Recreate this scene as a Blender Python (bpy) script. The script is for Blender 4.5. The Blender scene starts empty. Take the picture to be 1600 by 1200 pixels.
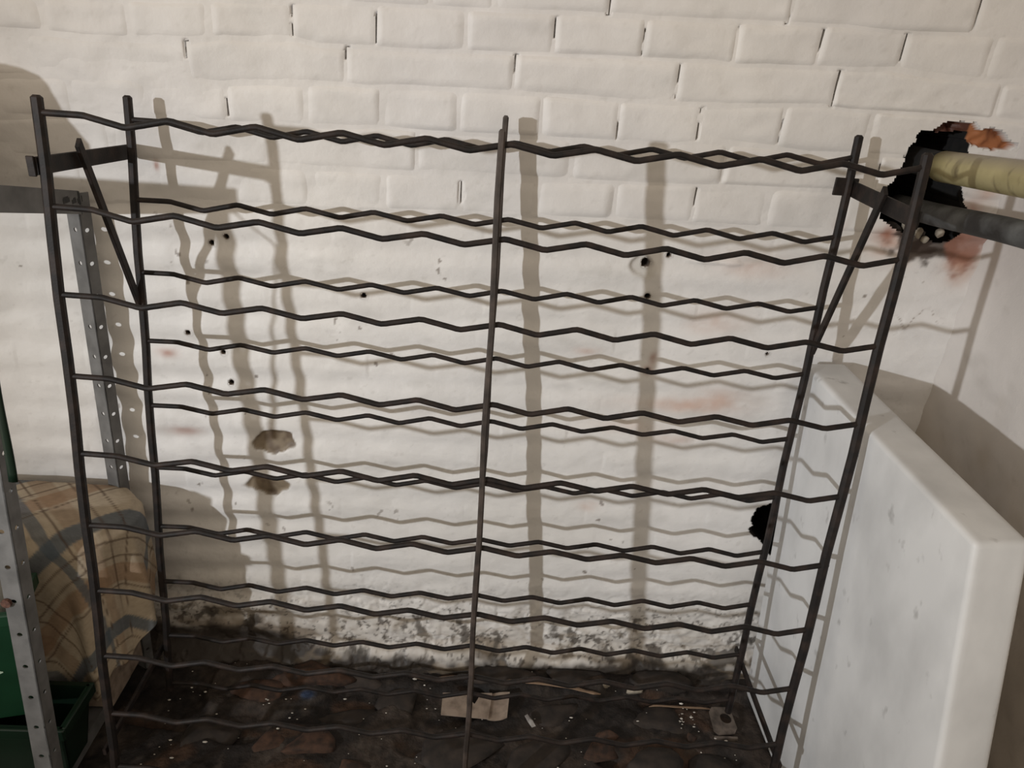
import bpy, bmesh, math, random
import numpy as np
from mathutils import Vector, Matrix

random.seed(7)
RNG = np.random.RandomState(11)
scene = bpy.context.scene
COL = scene.collection

# ------------------------------------------------------------------ camera, lights, exposure
cam_d = bpy.data.cameras.new('camera')
cam = bpy.data.objects.new('camera', cam_d)
COL.objects.link(cam)
cam_d.sensor_width = 36.0
cam_d.lens = 1156.24 / 1600 * 36.0
cam_d.clip_start = 0.02
cam.matrix_world = Matrix(((0.99732, -0.05633, -0.04673, 0.54677),
                           (-0.01874, 0.42064, -0.90703, -1.21769),
                           (0.07075, 0.90548, 0.41846, 0.14096),
                           (0, 0, 0, 1)))
scene.camera = cam

world = bpy.data.worlds.new('cellar_ambient')
scene.world = world
world.use_nodes = True
bg = world.node_tree.nodes['Background']
bg.inputs[0].default_value = (1.0, 0.865, 0.69, 1)      # warm light bounced around the cellar
bg.inputs[1].default_value = 0.66

lamp_d = bpy.data.lights.new('cellar_lamp', 'SPOT')       # lamp behind and left of the viewer, with a narrow torch-like beam
lamp_d.energy = 378
lamp_d.color = (0.925, 0.962, 1.0)
lamp_d.shadow_soft_size = 0.034
lamp_d.spot_size = math.radians(34.5)
lamp_d.spot_blend = 1.0
lamp = bpy.data.objects.new('cellar_lamp', lamp_d)
COL.objects.link(lamp)
lamp.location = (-2.081, -2.917, 0.337)
lamp.rotation_euler = (Vector((0.72, 0.0, -0.42)) - lamp.location).to_track_quat('-Z', 'Y').to_euler()

scene.view_settings.view_transform = 'Standard'
scene.view_settings.look = 'None'
scene.view_settings.exposure = 0.0
scene.view_settings.gamma = 1.0
scene.view_settings.use_curve_mapping = False

FLOOR = -1.10

# ------------------------------------------------------------------ numpy noise
def vnoise(x, y, seed):
    xi = np.floor(x).astype(np.int64); yi = np.floor(y).astype(np.int64)
    fx = x - xi; fy = y - yi
    fx = fx * fx * (3 - 2 * fx); fy = fy * fy * (3 - 2 * fy)
    def h(a, b):
        n = (a * 374761393 + b * 668265263 + seed * 974634541) & 0x7fffffff
        n = ((n ^ (n >> 13)) * 1274126177) & 0x7fffffff
        n = n ^ (n >> 16)
        return (n & 0xffff) / 65535.0
    a = h(xi, yi); b = h(xi + 1, yi); c = h(xi, yi + 1); d = h(xi + 1, yi + 1)
    return (a + (b - a) * fx) * (1 - fy) + (c + (d - c) * fx) * fy

def fbm(x, y, f, seed, octv=3):
    s = 0; a = 1.0; t = 0
    for o in range(octv):
        ca, sa = math.cos(0.6 + o * 1.1), math.sin(0.6 + o * 1.1)
        s = s + a * vnoise((x * ca - y * sa) * f + 3.7 * o, (x * sa + y * ca) * f, seed + o * 17)
        t += a; a *= 0.5; f *= 2.1
    return s / t - 0.5          # about -0.5 .. 0.5

def sstep(a, b, x):
    t = np.clip((x - a) / (b - a), 0, 1)
    return t * t * (3 - 2 * t)

def inpoly(x, z, poly):
    ins = np.zeros(x.shape, bool)
    n = len(poly)
    for i in range(n):
        x0, z0 = poly[i]; x1, z1 = poly[(i + 1) % n]
        if z0 == z1: continue
        c = ((z0 > z) != (z1 > z)) & (x < (x1 - x0) * (z - z0) / (z1 - z0) + x0)
        ins ^= c
    return ins

def mixc(c, m, col):
    m = m[..., None]
    return c * (1 - m) + np.array(col) * m

# ------------------------------------------------------------------ object helpers
def tag(o, label=None, cat=None, group=None, kind=None):
    if label: o['label'] = label
    if cat: o['category'] = cat
    if group: o['group'] = group
    if kind: o['kind'] = kind
    return o

def empty(name, loc=(0, 0, 0)):
    o = bpy.data.objects.new(name, None)
    o.empty_display_size = 0.05
    o.location = loc
    COL.objects.link(o)
    return o

def link(name, me, mat, parent=None):
    o = bpy.data.objects.new(name, me)
    if mat: me.materials.append(mat)
    COL.objects.link(o)
    if parent:
        o.parent = parent
        o.matrix_parent_inverse = Matrix.Translation(parent.location).inverted()
    return o

def mesh_np(name, V, F, mat, parent=None, col=None, smooth=True):
    """V (n,3), F (m,4) quads"""
    me = bpy.data.meshes.new(name)
    V = np.asarray(V, np.float32); F = np.asarray(F, np.int32)
    k = F.shape[1]
    me.vertices.add(len(V)); me.vertices.foreach_set('co', V.ravel())
    me.loops.add(F.size); me.loops.foreach_set('vertex_index', F.ravel())
    me.polygons.add(len(F))
    me.polygons.foreach_set('loop_start', np.arange(0, F.size, k, dtype=np.int32))
    me.polygons.foreach_set('loop_total', np.full(len(F), k, np.int32))
    me.polygons.foreach_set('use_smooth', np.full(len(F), smooth, bool))
    me.update(calc_edges=True)
    if col is not None:
        a = me.color_attributes.new('Col', 'FLOAT_COLOR', 'POINT')
        c = np.ones((len(V), 4), np.float32); c[:, :3] = col
        a.data.foreach_set('color', c.ravel())
    return link(name, me, mat, parent)

def grid_faces(nu, nv):
    i = np.arange(nu - 1)[None, :] + np.arange(nv - 1)[:, None] * nu
    i = i.ravel()
    return np.stack([i, i + 1, i + 1 + nu, i + nu], 1)

def from_bm(name, bm, mat, parent=None, smooth=False):
    me = bpy.data.meshes.new(name)
    bm.normal_update()
    bm.to_mesh(me); bm.free()
    if smooth:
        me.polygons.foreach_set('use_smooth', [True] * len(me.polygons))
    return link(name, me, mat, parent)

def sweep(bm, pts, sec, up=Vector((0, 0, 1)), caps=True):
    """sweep a closed 2D section (a,b) along pts; a = sideways, b = along up"""
    pts = [Vector(p) for p in pts]
    rings = []
    n = len(pts)
    for i, p in enumerate(pts):
        d = (pts[min(i + 1, n - 1)] - pts[max(i - 1, 0)]).normalized()
        s = d.cross(up).normalized()
        u = s.cross(d).normalized()
        rings.append([bm.verts.new(p + s * a + u * b) for a, b in sec])
    m = len(sec)
    for i in range(n - 1):
        for j in range(m):
            bm.faces.new((rings[i][j], rings[i][(j + 1) % m], rings[i + 1][(j + 1) % m], rings[i + 1][j]))
    if caps:
        bm.faces.new(list(reversed(rings[0]))); bm.faces.new(rings[-1])
    return rings

def circ(r, n=10):
    return [(r * math.cos(2 * math.pi * i / n), r * math.sin(2 * math.pi * i / n)) for i in range(n)]

def rect(w, h, c=0.0012):
    a, b = w / 2, h / 2
    return [(a, b - c), (a - c, b), (-a + c, b), (-a, b - c), (-a, -b + c), (-a + c, -b), (a - c, -b), (a, -b + c)]

def hexa(bm, P, bev=0.0, seg=2):
    """8 corners: bottom 4 then top 4 (same order)"""
    v = [bm.verts.new(p) for p in P]
    fs = [(3, 2, 1, 0), (4, 5, 6, 7), (0, 1, 5, 4), (1, 2, 6, 5), (2, 3, 7, 6), (3, 0, 4, 7)]
    f = [bm.faces.new([v[i] for i in q]) for q in fs]
    if bev:
        es = set()
        for q in f: es.update(q.edges)
        bmesh.ops.bevel(bm, geom=list(es), offset=bev, segments=seg, affect='EDGES', profile=0.5)

def boxp(x0, x1, y0, y1, z0, z1):
    return [(x0, y0, z0), (x1, y0, z0), (x1, y1, z0), (x0, y1, z0), (x0, y0, z1), (x1, y0, z1), (x1, y1, z1), (x0, y1, z1)]

# ------------------------------------------------------------------ materials
def mat(name, build):
    m = bpy.data.materials.new(name)
    m.use_nodes = True
    nt = m.node_tree
    b = nt.nodes['Principled BSDF']
    build(nt, b)
    return m

def N(nt, typ, **kw):
    n = nt.nodes.new(typ)
    for k, v in kw.items():
        if k in n.inputs: n.inputs[k].default_value = v
        else: setattr(n, k, v)
    return n

def noise_mix(nt, b, c1, c2, scale, detail=6, lo=0.35, hi=0.65, rough=0.6, coord='Object', stretch=None):
    tc = N(nt, 'ShaderNodeTexCoord')
    src = tc.outputs[coord]
    if stretch:
        mp = N(nt, 'ShaderNodeMapping'); mp.inputs['Scale'].default_value = stretch
        nt.links.new(src, mp.inputs[0]); src = mp.outputs[0]
    no = N(nt, 'ShaderNodeTexNoise', Scale=scale, Detail=detail)
    nt.links.new(src, no.inputs['Vector'])
    r = N(nt, 'ShaderNodeValToRGB')
    r.color_ramp.elements[0].position = lo; r.color_ramp.elements[0].color = (*c1, 1)
    r.color_ramp.elements[1].position = hi; r.color_ramp.elements[1].color = (*c2, 1)
    nt.links.new(no.outputs[0], r.inputs[0])
    nt.links.new(r.outputs[0], b.inputs['Base Color'])
    b.inputs['Roughness'].default_value = rough
    return src, no, r

def bump(nt, b, src, scale, strength, dist=0.002, detail=4):
    no = N(nt, 'ShaderNodeTexNoise', Scale=scale, Detail=detail)
    nt.links.new(src, no.inputs['Vector'])
    bp = N(nt, 'ShaderNodeBump', Strength=strength, Distance=dist)
    nt.links.new(no.outputs[0], bp.inputs['Height'])
    nt.links.new(bp.outputs[0], b.inputs['Normal'])

def m_col(rough, bscale, bstr, bdist, nscale, namt, spec=0.3):
    def f(nt, b):
        at = N(nt, 'ShaderNodeAttribute'); at.attribute_name = 'Col'
        tc = N(nt, 'ShaderNodeTexCoord')
        no = N(nt, 'ShaderNodeTexNoise', Scale=nscale, Detail=7)
        nt.links.new(tc.outputs['Object'], no.inputs['Vector'])
        mr = N(nt, 'ShaderNodeMapRange')
        mr.inputs[1].default_value = 0.3; mr.inputs[2].default_value = 0.7
        mr.inputs[3].default_value = 1 - namt; mr.inputs[4].default_value = 1 + namt
        nt.links.new(no.outputs[0], mr.inputs[0])
        mx = N(nt, 'ShaderNodeVectorMath', operation='MULTIPLY')
        nt.links.new(at.outputs['Color'], mx.inputs[0]); nt.links.new(mr.outputs[0], mx.inputs[1])
        nt.links.new(mx.outputs[0], b.inputs['Base Color'])
        b.inputs['Roughness'].default_value = rough
        b.inputs['Specular IOR Level'].default_value = spec
        bump(nt, b, tc.outputs['Object'], bscale, bstr, bdist, 5)
    return f

M_WALL = mat('painted_masonry', m_col(0.55, 130, 0.35, 0.0015, 14, 0.035, 0.35))
M_FLOOR = mat('dirt_floor', m_col(0.75, 190, 0.7, 0.003, 60, 0.45, 0.3))
M_CLOTH = mat('plaid_fabric', m_col(0.9, 700, 0.4, 0.0006, 40, 0.10, 0.1))

def rack_m(nt, b):
    src, no, r = noise_mix(nt, b, (0.008, 0.006, 0.0055), (0.030, 0.019, 0.015), 45, 8, 0.42, 0.75, 0.6)
    b.inputs['Specular IOR Level'].default_value = 0.28
    bump(nt, b, src, 350, 0.35, 0.0008)
M_RACK = mat('black_rusty_steel', rack_m)

def rackb_m(nt, b):
    src, no, r = noise_mix(nt, b, (0.022, 0.016, 0.013), (0.075, 0.055, 0.045), 40, 8, 0.38, 0.72, 0.55)
    bump(nt, b, src, 350, 0.3, 0.0008)
M_RACKB = mat('lightened_brown_steel', rackb_m)  # brown steel, colour lightened for the lit front faces of the middle posts

def marble_m(nt, b):
    src, no, r = noise_mix(nt, b, (0.53, 0.53, 0.532), (0.665, 0.665, 0.667), 9, 9, 0.35, 0.62, 0.5, stretch=(1.0, 1.0, 0.6))
    sp = N(nt, 'ShaderNodeTexNoise', Scale=38, Detail=3)
    nt.links.new(src, sp.inputs['Vector'])
    rp = N(nt, 'ShaderNodeValToRGB')
    rp.color_ramp.elements[0].position = 0.66; rp.color_ramp.elements[0].color = (1, 1, 1, 1)
    rp.color_ramp.elements[1].position = 0.80; rp.color_ramp.elements[1].color = (0.55, 0.54, 0.53, 1)
    nt.links.new(sp.outputs[0], rp.inputs[0])
    mx = N(nt, 'ShaderNodeVectorMath', operation='MULTIPLY')
    nt.links.new(r.outputs[0], mx.inputs[0]); nt.links.new(rp.outputs[0], mx.inputs[1])
    nt.links.new(mx.outputs[0], b.inputs['Base Color'])
    b.inputs['Specular IOR Level'].default_value = 0.4
    bump(nt, b, src, 120, 0.15, 0.001)
M_MARBLE = mat('grey_white_marble', marble_m)

def zinc_m(nt, b):
    src, no, r = noise_mix(nt, b, (0.115, 0.113, 0.111), (0.18, 0.177, 0.175), 30, 6, 0.35, 0.65, 0.55)
    b.inputs['Metallic'].default_value = 0.25
    bump(nt, b, src, 200, 0.1, 0.0005)
M_ZINC = mat('dull_grey_steel', zinc_m)
M_RUST = mat('rusty_bolt', lambda nt, b: noise_mix(nt, b, (0.06, 0.025, 0.018), (0.13, 0.06, 0.04), 200, rough=0.8))
M_INK = mat('black_marker', lambda nt, b: noise_mix(nt, b, (0.012, 0.012, 0.012), (0.03, 0.03, 0.03), 200, rough=0.7))
M_GREEN = mat('green_plastic', lambda nt, b: noise_mix(nt, b, (0.0015, 0.024, 0.009), (0.004, 0.037, 0.015), 12, rough=0.45))
M_GREEND = mat('dark_green_plastic', lambda nt, b: noise_mix(nt, b, (0.002, 0.011, 0.005), (0.004, 0.018, 0.009), 12, rough=0.4))  # tub green darkened for the shade in that corner; the strap's own green
M_WHITE = mat('white_print', lambda nt, b: noise_mix(nt, b, (0.3, 0.42, 0.32), (0.4, 0.5, 0.4), 90, rough=0.7))
M_CARTON = mat('pale_carton', lambda nt, b: noise_mix(nt, b, (0.42, 0.40, 0.36), (0.55, 0.52, 0.46), 20, rough=0.85))
M_CARD = mat('dirty_cardboard', lambda nt, b: noise_mix(nt, b, (0.15, 0.11, 0.082), (0.29, 0.225, 0.175), 45, 8, 0.3, 0.6, 0.9))
M_WOOD = mat('pale_splintered_wood', lambda nt, b: noise_mix(nt, b, (0.12, 0.075, 0.045), (0.30, 0.20, 0.13), 60, 8, 0.3, 0.7, 0.85, stretch=(0.2, 3, 3)))
M_PAPER = mat('scrap_paper', lambda nt, b: noise_mix(nt, b, (0.18, 0.16, 0.15), (0.35, 0.33, 0.31), 60, rough=0.9))
M_GRIT = mat('plaster_flakes', lambda nt, b: noise_mix(nt, b, (0.35, 0.32, 0.28), (0.7, 0.66, 0.6), 60, rough=0.9))
M_PLATE = mat('dirty_metal_plate', lambda nt, b: noise_mix(nt, b, (0.05, 0.038, 0.03), (0.14, 0.11, 0.09), 60, rough=0.6))
M_STONE = mat('dirty_stone', lambda nt, b: noise_mix(nt, b, (0.015, 0.011, 0.009), (0.042, 0.030, 0.023), 40, 8, 0.35, 0.7, 0.85))
M_BRICKR = mat('broken_brick', lambda nt, b: noise_mix(nt, b, (0.022, 0.013, 0.009), (0.085, 0.042, 0.025), 55, 8, 0.35, 0.7, 0.9))
M_CHIP = mat('old_mortar', lambda nt, b: noise_mix(nt, b, (0.16, 0.13, 0.10), (0.40, 0.35, 0.28), 60, 8, 0.3, 0.7, 0.95))
M_PIT = mat('bare_plug_hole', lambda nt, b: noise_mix(nt, b, (0.10, 0.075, 0.055), (0.22, 0.18, 0.15), 300, rough=0.95))
M_SACK = mat('jute_sack', lambda nt, b: noise_mix(nt, b, (0.16, 0.11, 0.06), (0.27, 0.19, 0.11), 60, rough=0.95))

def yellow_m(nt, b):
    src, no, r = noise_mix(nt, b, (0.30, 0.255, 0.125), (0.385, 0.33, 0.17), 22, 6, 0.35, 0.65, 0.45)
    n2 = N(nt, 'ShaderNodeTexNoise', Scale=14, Detail=9)
    mp = N(nt, 'ShaderNodeMapping'); mp.inputs['Scale'].default_value = (1, 2.2, 1)
    nt.links.new(src, mp.inputs[0]); nt.links.new(mp.outputs[0], n2.inputs['Vector'])
    rp = N(nt, 'ShaderNodeValToRGB')
    rp.color_ramp.elements[0].position = 0.60; rp.color_ramp.elements[0].color = (1, 1, 1, 1)
    rp.color_ramp.elements[1].position = 0.72; rp.color_ramp.elements[1].color = (0.34, 0.30, 0.27, 1)
    nt.links.new(n2.outputs[0], rp.inputs[0])
    mx = N(nt, 'ShaderNodeVectorMath', operation='MULTIPLY')
    nt.links.new(r.outputs[0], mx.inputs[0]); nt.links.new(rp.outputs[0], mx.inputs[1])
    ge = N(nt, 'ShaderNodeNewGeometry')                    # grey dust settled along the top
    sx = N(nt, 'ShaderNodeSeparateXYZ'); nt.links.new(ge.outputs['Normal'], sx.inputs[0])
    rm = N(nt, 'ShaderNodeValToRGB')
    rm.color_ramp.elements[0].position = 0.25; rm.color_ramp.elements[0].color = (0, 0, 0, 1)
    rm.color_ramp.elements[1].position = 0.95; rm.color_ramp.elements[1].color = (.8, .8, .8, 1)
    nt.links.new(sx.outputs[2], rm.inputs[0])
    mm = N(nt, 'ShaderNodeMixRGB'); mm.inputs[2].default_value = (0.22, 0.19, 0.15, 1)
    nt.links.new(rm.outputs[0], mm.inputs[0]); nt.links.new(mx.outputs[0], mm.inputs[1])
    nt.links.new(mm.outputs[0], b.inputs['Base Color'])
M_YELLOW = mat('yellow_painted_pipe', yellow_m)
def iron_m(nt, b):
    src, no, r = noise_mix(nt, b, (0.016, 0.014, 0.013), (0.11, 0.113, 0.113), 20, 8, 0.44, 0.76, 0.7)
    bump(nt, b, src, 150, 0.5, 0.0015)
M_HOLE_SHADE = mat('hole_shade_black', lambda nt, b: noise_mix(nt, b, (0.005, 0.0045, 0.004), (0.012, 0.010, 0.009), 60, rough=0.95))  # near-black colour standing in for the deep shade inside the holes
M_IRON = mat('old_lead_grey_pipe', iron_m)

# ------------------------------------------------------------------ the painted brick wall
J = [[(-0.171, 0.1519), (0.056, 0.1584), (0.194, 0.1683), (0.347, 0.1767), (0.445, 0.1787), (0.567, 0.1816), (0.661, 0.1866), (0.771, 0.1877), (0.948, 0.1935), (1.064, 0.1975), (1.143, 0.1953), (1.338, 0.2048)],
     [(-0.181, 0.1037), (-0.112, 0.106), (-0.043, 0.1041), (0.045, 0.1078), (0.087, 0.1082), (0.144, 0.1174), (0.191, 0.1181), (0.247, 0.1221), (0.285, 0.1161), (0.36, 0.1189), (0.427, 0.1192), (0.523, 0.1242), (0.571, 0.125), (0.667, 0.1291), (0.727, 0.1316), (0.776, 0.1324), (0.874, 0.1357), (0.912, 0.133), (0.96, 0.1365), (1.099, 0.1399), (1.15, 0.1444), (1.2, 0.1398), (1.282, 0.1382), (1.363, 0.1384)],
     [(-0.195, 0.041), (-0.005, 0.0525), (0.042, 0.0486), (0.138, 0.0526), (0.186, 0.0578), (0.318, 0.0643), (0.355, 0.0633), (0.404, 0.0676), (0.488, 0.069), (0.575, 0.0713), (0.673, 0.0709), (0.748, 0.0705), (0.823, 0.0729), (0.91, 0.0762), (0.973, 0.0806), (1.055, 0.0853), (1.1, 0.0819), (1.245, 0.0853), (1.383, 0.0844)],
     [(-0.207, -0.0191), (-0.052, -0.0074), (0.065, -0.0049), (0.221, -0.0026), (0.32, 0.0014), (0.379, 0.0055), (0.454, 0.0049), (0.554, 0.008), (0.579, 0.0078), (0.721, 0.0098), (0.833, 0.0117), (0.878, 0.0187), (0.986, 0.0193), (1.052, 0.014), (1.104, 0.0165), (1.208, 0.0178), (1.409, 0.0155)],
     [(-0.22, -0.0769), (-0.111, -0.0744), (-0.022, -0.0702), (0.077, -0.0664), (0.228, -0.063), (0.354, -0.0614), (0.455, -0.0584), (0.584, -0.0558), (0.791, -0.0518), (0.913, -0.0456), (1.106, -0.0407), (1.43, -0.0407)],
     [(-0.235, -0.1475), (-0.032, -0.1369), (0.276, -0.1245), (0.588, -0.1171), (0.906, -0.1096), (1.123, -0.108), (1.456, -0.1109)]]
def jz(k, x):
    x = np.asarray(x, float)
    if k < 0:  return jz(0, x) + 0.060 * -k
    if k > 5:  return jz(5, x) - 0.0615 * (k - 5) + 0.010 * fbm(x, x * 0 + k * 3.7, 5, 41, 2)
    px, pz = zip(*J[k])
    return np.interp(x, px, pz)

XL, XR, ZB, ZT = -0.36, 1.40, -1.14, 0.30
PERP = {-1: [0.2, 0.45, 0.7, 0.95, 1.2],
        0: [0.006 - .12, 0.129, 0.322, 0.446, 0.539, 0.71, 0.978, 1.259],
        1: [-0.24, -0.114, 0.006, 0.125, 0.245, 0.368, 0.501, 0.632, 0.766, 0.906, 1.033, 1.16, 1.297],
        2: [-0.151, 0.087, 0.322, 0.576, 0.826, 1.072, 1.331],
        3: [-0.21, -0.094, 0.022, 0.14, 0.26, 0.374, 0.495, 0.622, 0.743, 0.869, 1.001, 1.14],
        4: [-0.27, -0.04, 0.198, 0.43, 0.677, 0.921, 1.173],
        5: [-0.21, -0.095, 0.017, 0.139, 0.261, 0.379, 0.503, 0.628, 0.754, 0.883, 1.005, 1.133]}
# open cracks in the upright joints: course, x, top fraction, bottom fraction, half width
CRACK = [(1, 0.245, 0.1, 0.9, .0016), (1, 0.906, 0.1, 1.0, .0024), (1, 1.033, 0.1, 0.7, .0017), (1, 1.16, 0.05, 0.75, .0030), (1, 0.632, 0.1, 0.6, .0016), (1, 0.368, 0.2, 0.9, .0012), (1, 0.766, .3, .9, .0013),
         (2, 0.826, 0.1, 0.9, .0022), (2, 1.072, 0.05, 0.95, .0022), (2, 0.576, 0.0, 0.5, .0016), (2, 0.322, 0.0, 0.3, .0016), (2, 0.087, 0.0, 0.4, .0013),
         (3, 0.743, 0.4, 0.95, .0018), (3, 0.869, 0.1, 0.9, .0022), (3, 1.001, 0.3, 0.9, .0012), (5, 0.503, 0.1, 0.9, .0020), (5, 0.883, 0.1, 0.6, .0016), (4, 1.173, .2, .8, .0012), (3, 0.14, .4, .8, .0014), (0, 0.71, .3, 1.0, .0018), (0, .978, .3, 1., .0014), (0, 1.259, .2, 1., .0022)]
HOLE = [(1.192, -0.075), (1.2, -0.056), (1.198, -0.041), (1.192, -0.03), (1.203, -0.02), (1.208, -0.004), (1.212, 0.012), (1.211, 0.032), (1.223, 0.042), (1.219, 0.053), (1.225, 0.059), (1.238, 0.057), (1.247, 0.063), (1.258, 0.069), (1.262, 0.077), (1.277, 0.072), (1.287, 0.074), (1.3, 0.068), (1.304, 0.055), (1.308, 0.031), (1.312, -0.018), (1.325, -0.046), (1.336, -0.056), (1.345, -0.073), (1.338, -0.092), (1.325, -0.107), (1.306, -0.112), (1.28, -0.107), (1.244, -0.102), (1.217, -0.091)]
ORANGE = [(1.280, 0.079), (1.304, 0.075), (1.317, 0.064), (1.333, 0.072), (1.355, 0.066), (1.365, 0.054), (1.386, 0.05), (1.376, 0.043), (1.353, 0.038), (1.314, 0.043), (1.300, 0.050)]
HOLE2 = [(1.165, -0.619), (1.145, -0.646), (1.129, -0.654), (1.115, -0.663), (1.111, -0.681), (1.11, -0.689), (1.116, -0.703), (1.109, -0.708), (1.118, -0.726), (1.133, -0.731), (1.148, -0.75), (1.156, -0.765), (1.181, -0.777), (1.207, -0.743), (1.2, -.64)]
REDTOP = [(1.244, 0.058), (1.258, 0.074), (1.275, 0.077), (1.303, 0.076), (1.303, 0.062), (1.285, 0.060), (1.262, 0.056)]
STAIN = [('rust', -0.001, -0.396, 0.017, 0.009, .6), ('rust', 0.007, -0.552, 0.030, 0.010, .6), ('pink', 0.96, -0.281, 0.046, 0.02, .5), ('pink', 0.919, -0.443, 0.10, 0.014, .5), ('pink', 1.0, -0.429, 0.062, 0.022, .4), ('pink', 1.006, -0.174, 0.06, 0.022, .35), ('pink', 0.741, -0.347, 0.021, 0.009, .4), ('rust', 0.858, -0.355, 0.007, 0.012, .6), ('rust', .851, -.377, .008, .008, .7), ('pink', 0.919, -0.515, 0.041, 0.012, .4), ('pink', 0.779, -0.675, 0.020, 0.011, .45), ('pink', 0.819, -0.494, 0.062, 0.015, .3), ('rust', 1.133, -0.094, 0.010, 0.009, .7), ('pink', 1.226, -0.121, 0.036, 0.03, .6), ('rust', 1.215, -0.105, 0.016, 0.022, .9), ('rust', 1.355, -0.120, 0.022, 0.036, .9), ('pink', 1.357, -0.155, 0.028, 0.03, .6), ('rust', 1.345, -.055, .016, .016, .7), ('pink', 1.36, -.03, .02, .02, .4), ('rust', 1.09, -.80, .02, .006, .4), ('grey', 0.84, -0.24, .02, .01, .4), ('grey', .82, -.205, .02, .008, .4), ('grey', 1.0, -.165, .03, .006, .5), ('rust', .022, -.075, .004, .008, .6)]
DRILL = [(0.095, -0.195), (0.12, -0.183), (0.04, -0.356), (0.098, -0.389), (0.106, -0.448), (0.345, -0.269), (0.820, -0.182), (0.831, -0.239), (0.856, -0.165), (0.85, -0.377), (1.061, -0.332)]
DRILL_R = [.0042, .0040, .0040, .0038, .0046, .0042, .0075, .0048, .0040, .0040, .0026]
BARE = [(0.170, -0.569, 0.047, 0.024), (0.152, -0.663, 0.048, 0.019)]

def und(x, z):
    left = sstep(0.35, 0.0, x)
    return (0.006 * fbm(x, z, 5, 3, 2) + 0.0035 * fbm(x * 0.7, z, 22, 9, 2) + 0.0012 * fbm(x * .6, z, 80, 21, 2)
            + left * 0.006 * fbm(x, z, 13, 33, 2))

def lower_course(x, z):
    """soft relief of the thickly painted bricks below the sharp courses"""
    h = np.zeros_like(x)
    for k in range(5, 23):
        zt = jz(k, x); zb = jz(k + 1, x)
        m = (z <= zt) & (z > zb)
        if not m.any(): continue
        xm, zm = x[m], z[m]
        d = np.minimum(zt[m] - zm, zm - zb[m])
        p = sstep(0.0, 0.028, d)
        rs = np.random.RandomState(100 + k)
        pitch = 0.123 if k % 2 else 0.242
        xs = -0.45 + rs.rand() * 0.1 + np.arange(0, 20) * pitch
        if 8 > k > 5 or k > 14: pass
        dv = np.min(np.abs(xm[:, None] - xs[None, :]), axis=1)
        idx = np.searchsorted(xs, xm)
        off = rs.rand(40)[np.clip(idx, 0, 39)] - 0.5
        pv = 0.85 + 0.15 * sstep(0.0, 0.014, dv)
        amp = 0.0022 + 0.0030 * sstep(0.34, 0.08, xm) * sstep(-.30, .06, xm)
        h[m] = amp * p * pv + 0.0022 * off * p
    return h

def wall_h(x, z):
    """height of the base surface above the wall plane, towards the room"""
    h = und(x, z)
    low = sstep(-0.105, -0.135, z)
    h = h + low * lower_course(x, z)
    # crumbling foot of the wall
    r = sstep(-0.84, -0.98, z + 0.03 * sstep(.3, .0, x))
    n1 = fbm(x, z, 26, 51, 4); n2 = fbm(x * 0.6, z, 60, 57, 3)
    h = h + r * (0.012 * n1 + 0.007 * n2) - r * 0.004 * (n1 > 0.05)
    h = h + 0.030 * sstep(-1.035, -1.10, z + 0.015 * n1)
    # spalled patches where the paint has come away
    for (cx, cz, rx, rz) in BARE:
        d = np.sqrt(((x - cx) / rx) ** 2 + ((z - cz) / rz) ** 2) + 0.9 * fbm(x, z, 40, 61, 2)
        h = h - 0.004 * sstep(1.05, 0.85, d)
    d = np.sqrt(((x - 0.812) / 0.024) ** 2 + ((z + 0.189) / 0.017) ** 2) + 0.8 * fbm(x, z, 60, 63, 2)
    h = h - 0.006 * sstep(1.05, 0.6, d)
    d = np.sqrt(((x - 0.94) / 0.05) ** 2 + ((z + 0.172) / 0.006) ** 2) + 0.8 * fbm(x, z, 40, 64, 2)
    h = h + 0.004 * sstep(1.2, 0.6, d)
    return h

def holes_h(x, z, h):
    wx = x + 0.006 * fbm(x, z, 60, 71, 2); wz = z + 0.006 * fbm(x, z, 60, 73, 2)
    q = inpoly(wx, wz, REDTOP)
    h = np.where(q, -0.026 + 0.03 * fbm(x, z, 60, 75, 3), h)
    o = inpoly(wx, wz, ORANGE)
    h = np.where(o, -0.011 + 0.020 * fbm(x, z, 45, 77, 3), h)
    a = inpoly(wx, wz, HOLE) & ~q
    h = np.where(a, -0.19 + 0.05 * fbm(x, z, 25, 79, 3), h)
    b = inpoly(wx, wz, HOLE2)
    h = np.where(b, -0.15 + 0.03 * fbm(x, z, 25, 81, 3), h)
    return h, a, b, o

def joint_fill(x, z):
    # how full of paint the joints are: almost level on the left, open here and there
    f = np.clip(0.42 + 1.5 * fbm(x, z, 9, 351, 2) + 0.25 * sstep(.35, -.1, x), 0.0, 0.86)
    return f

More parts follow.
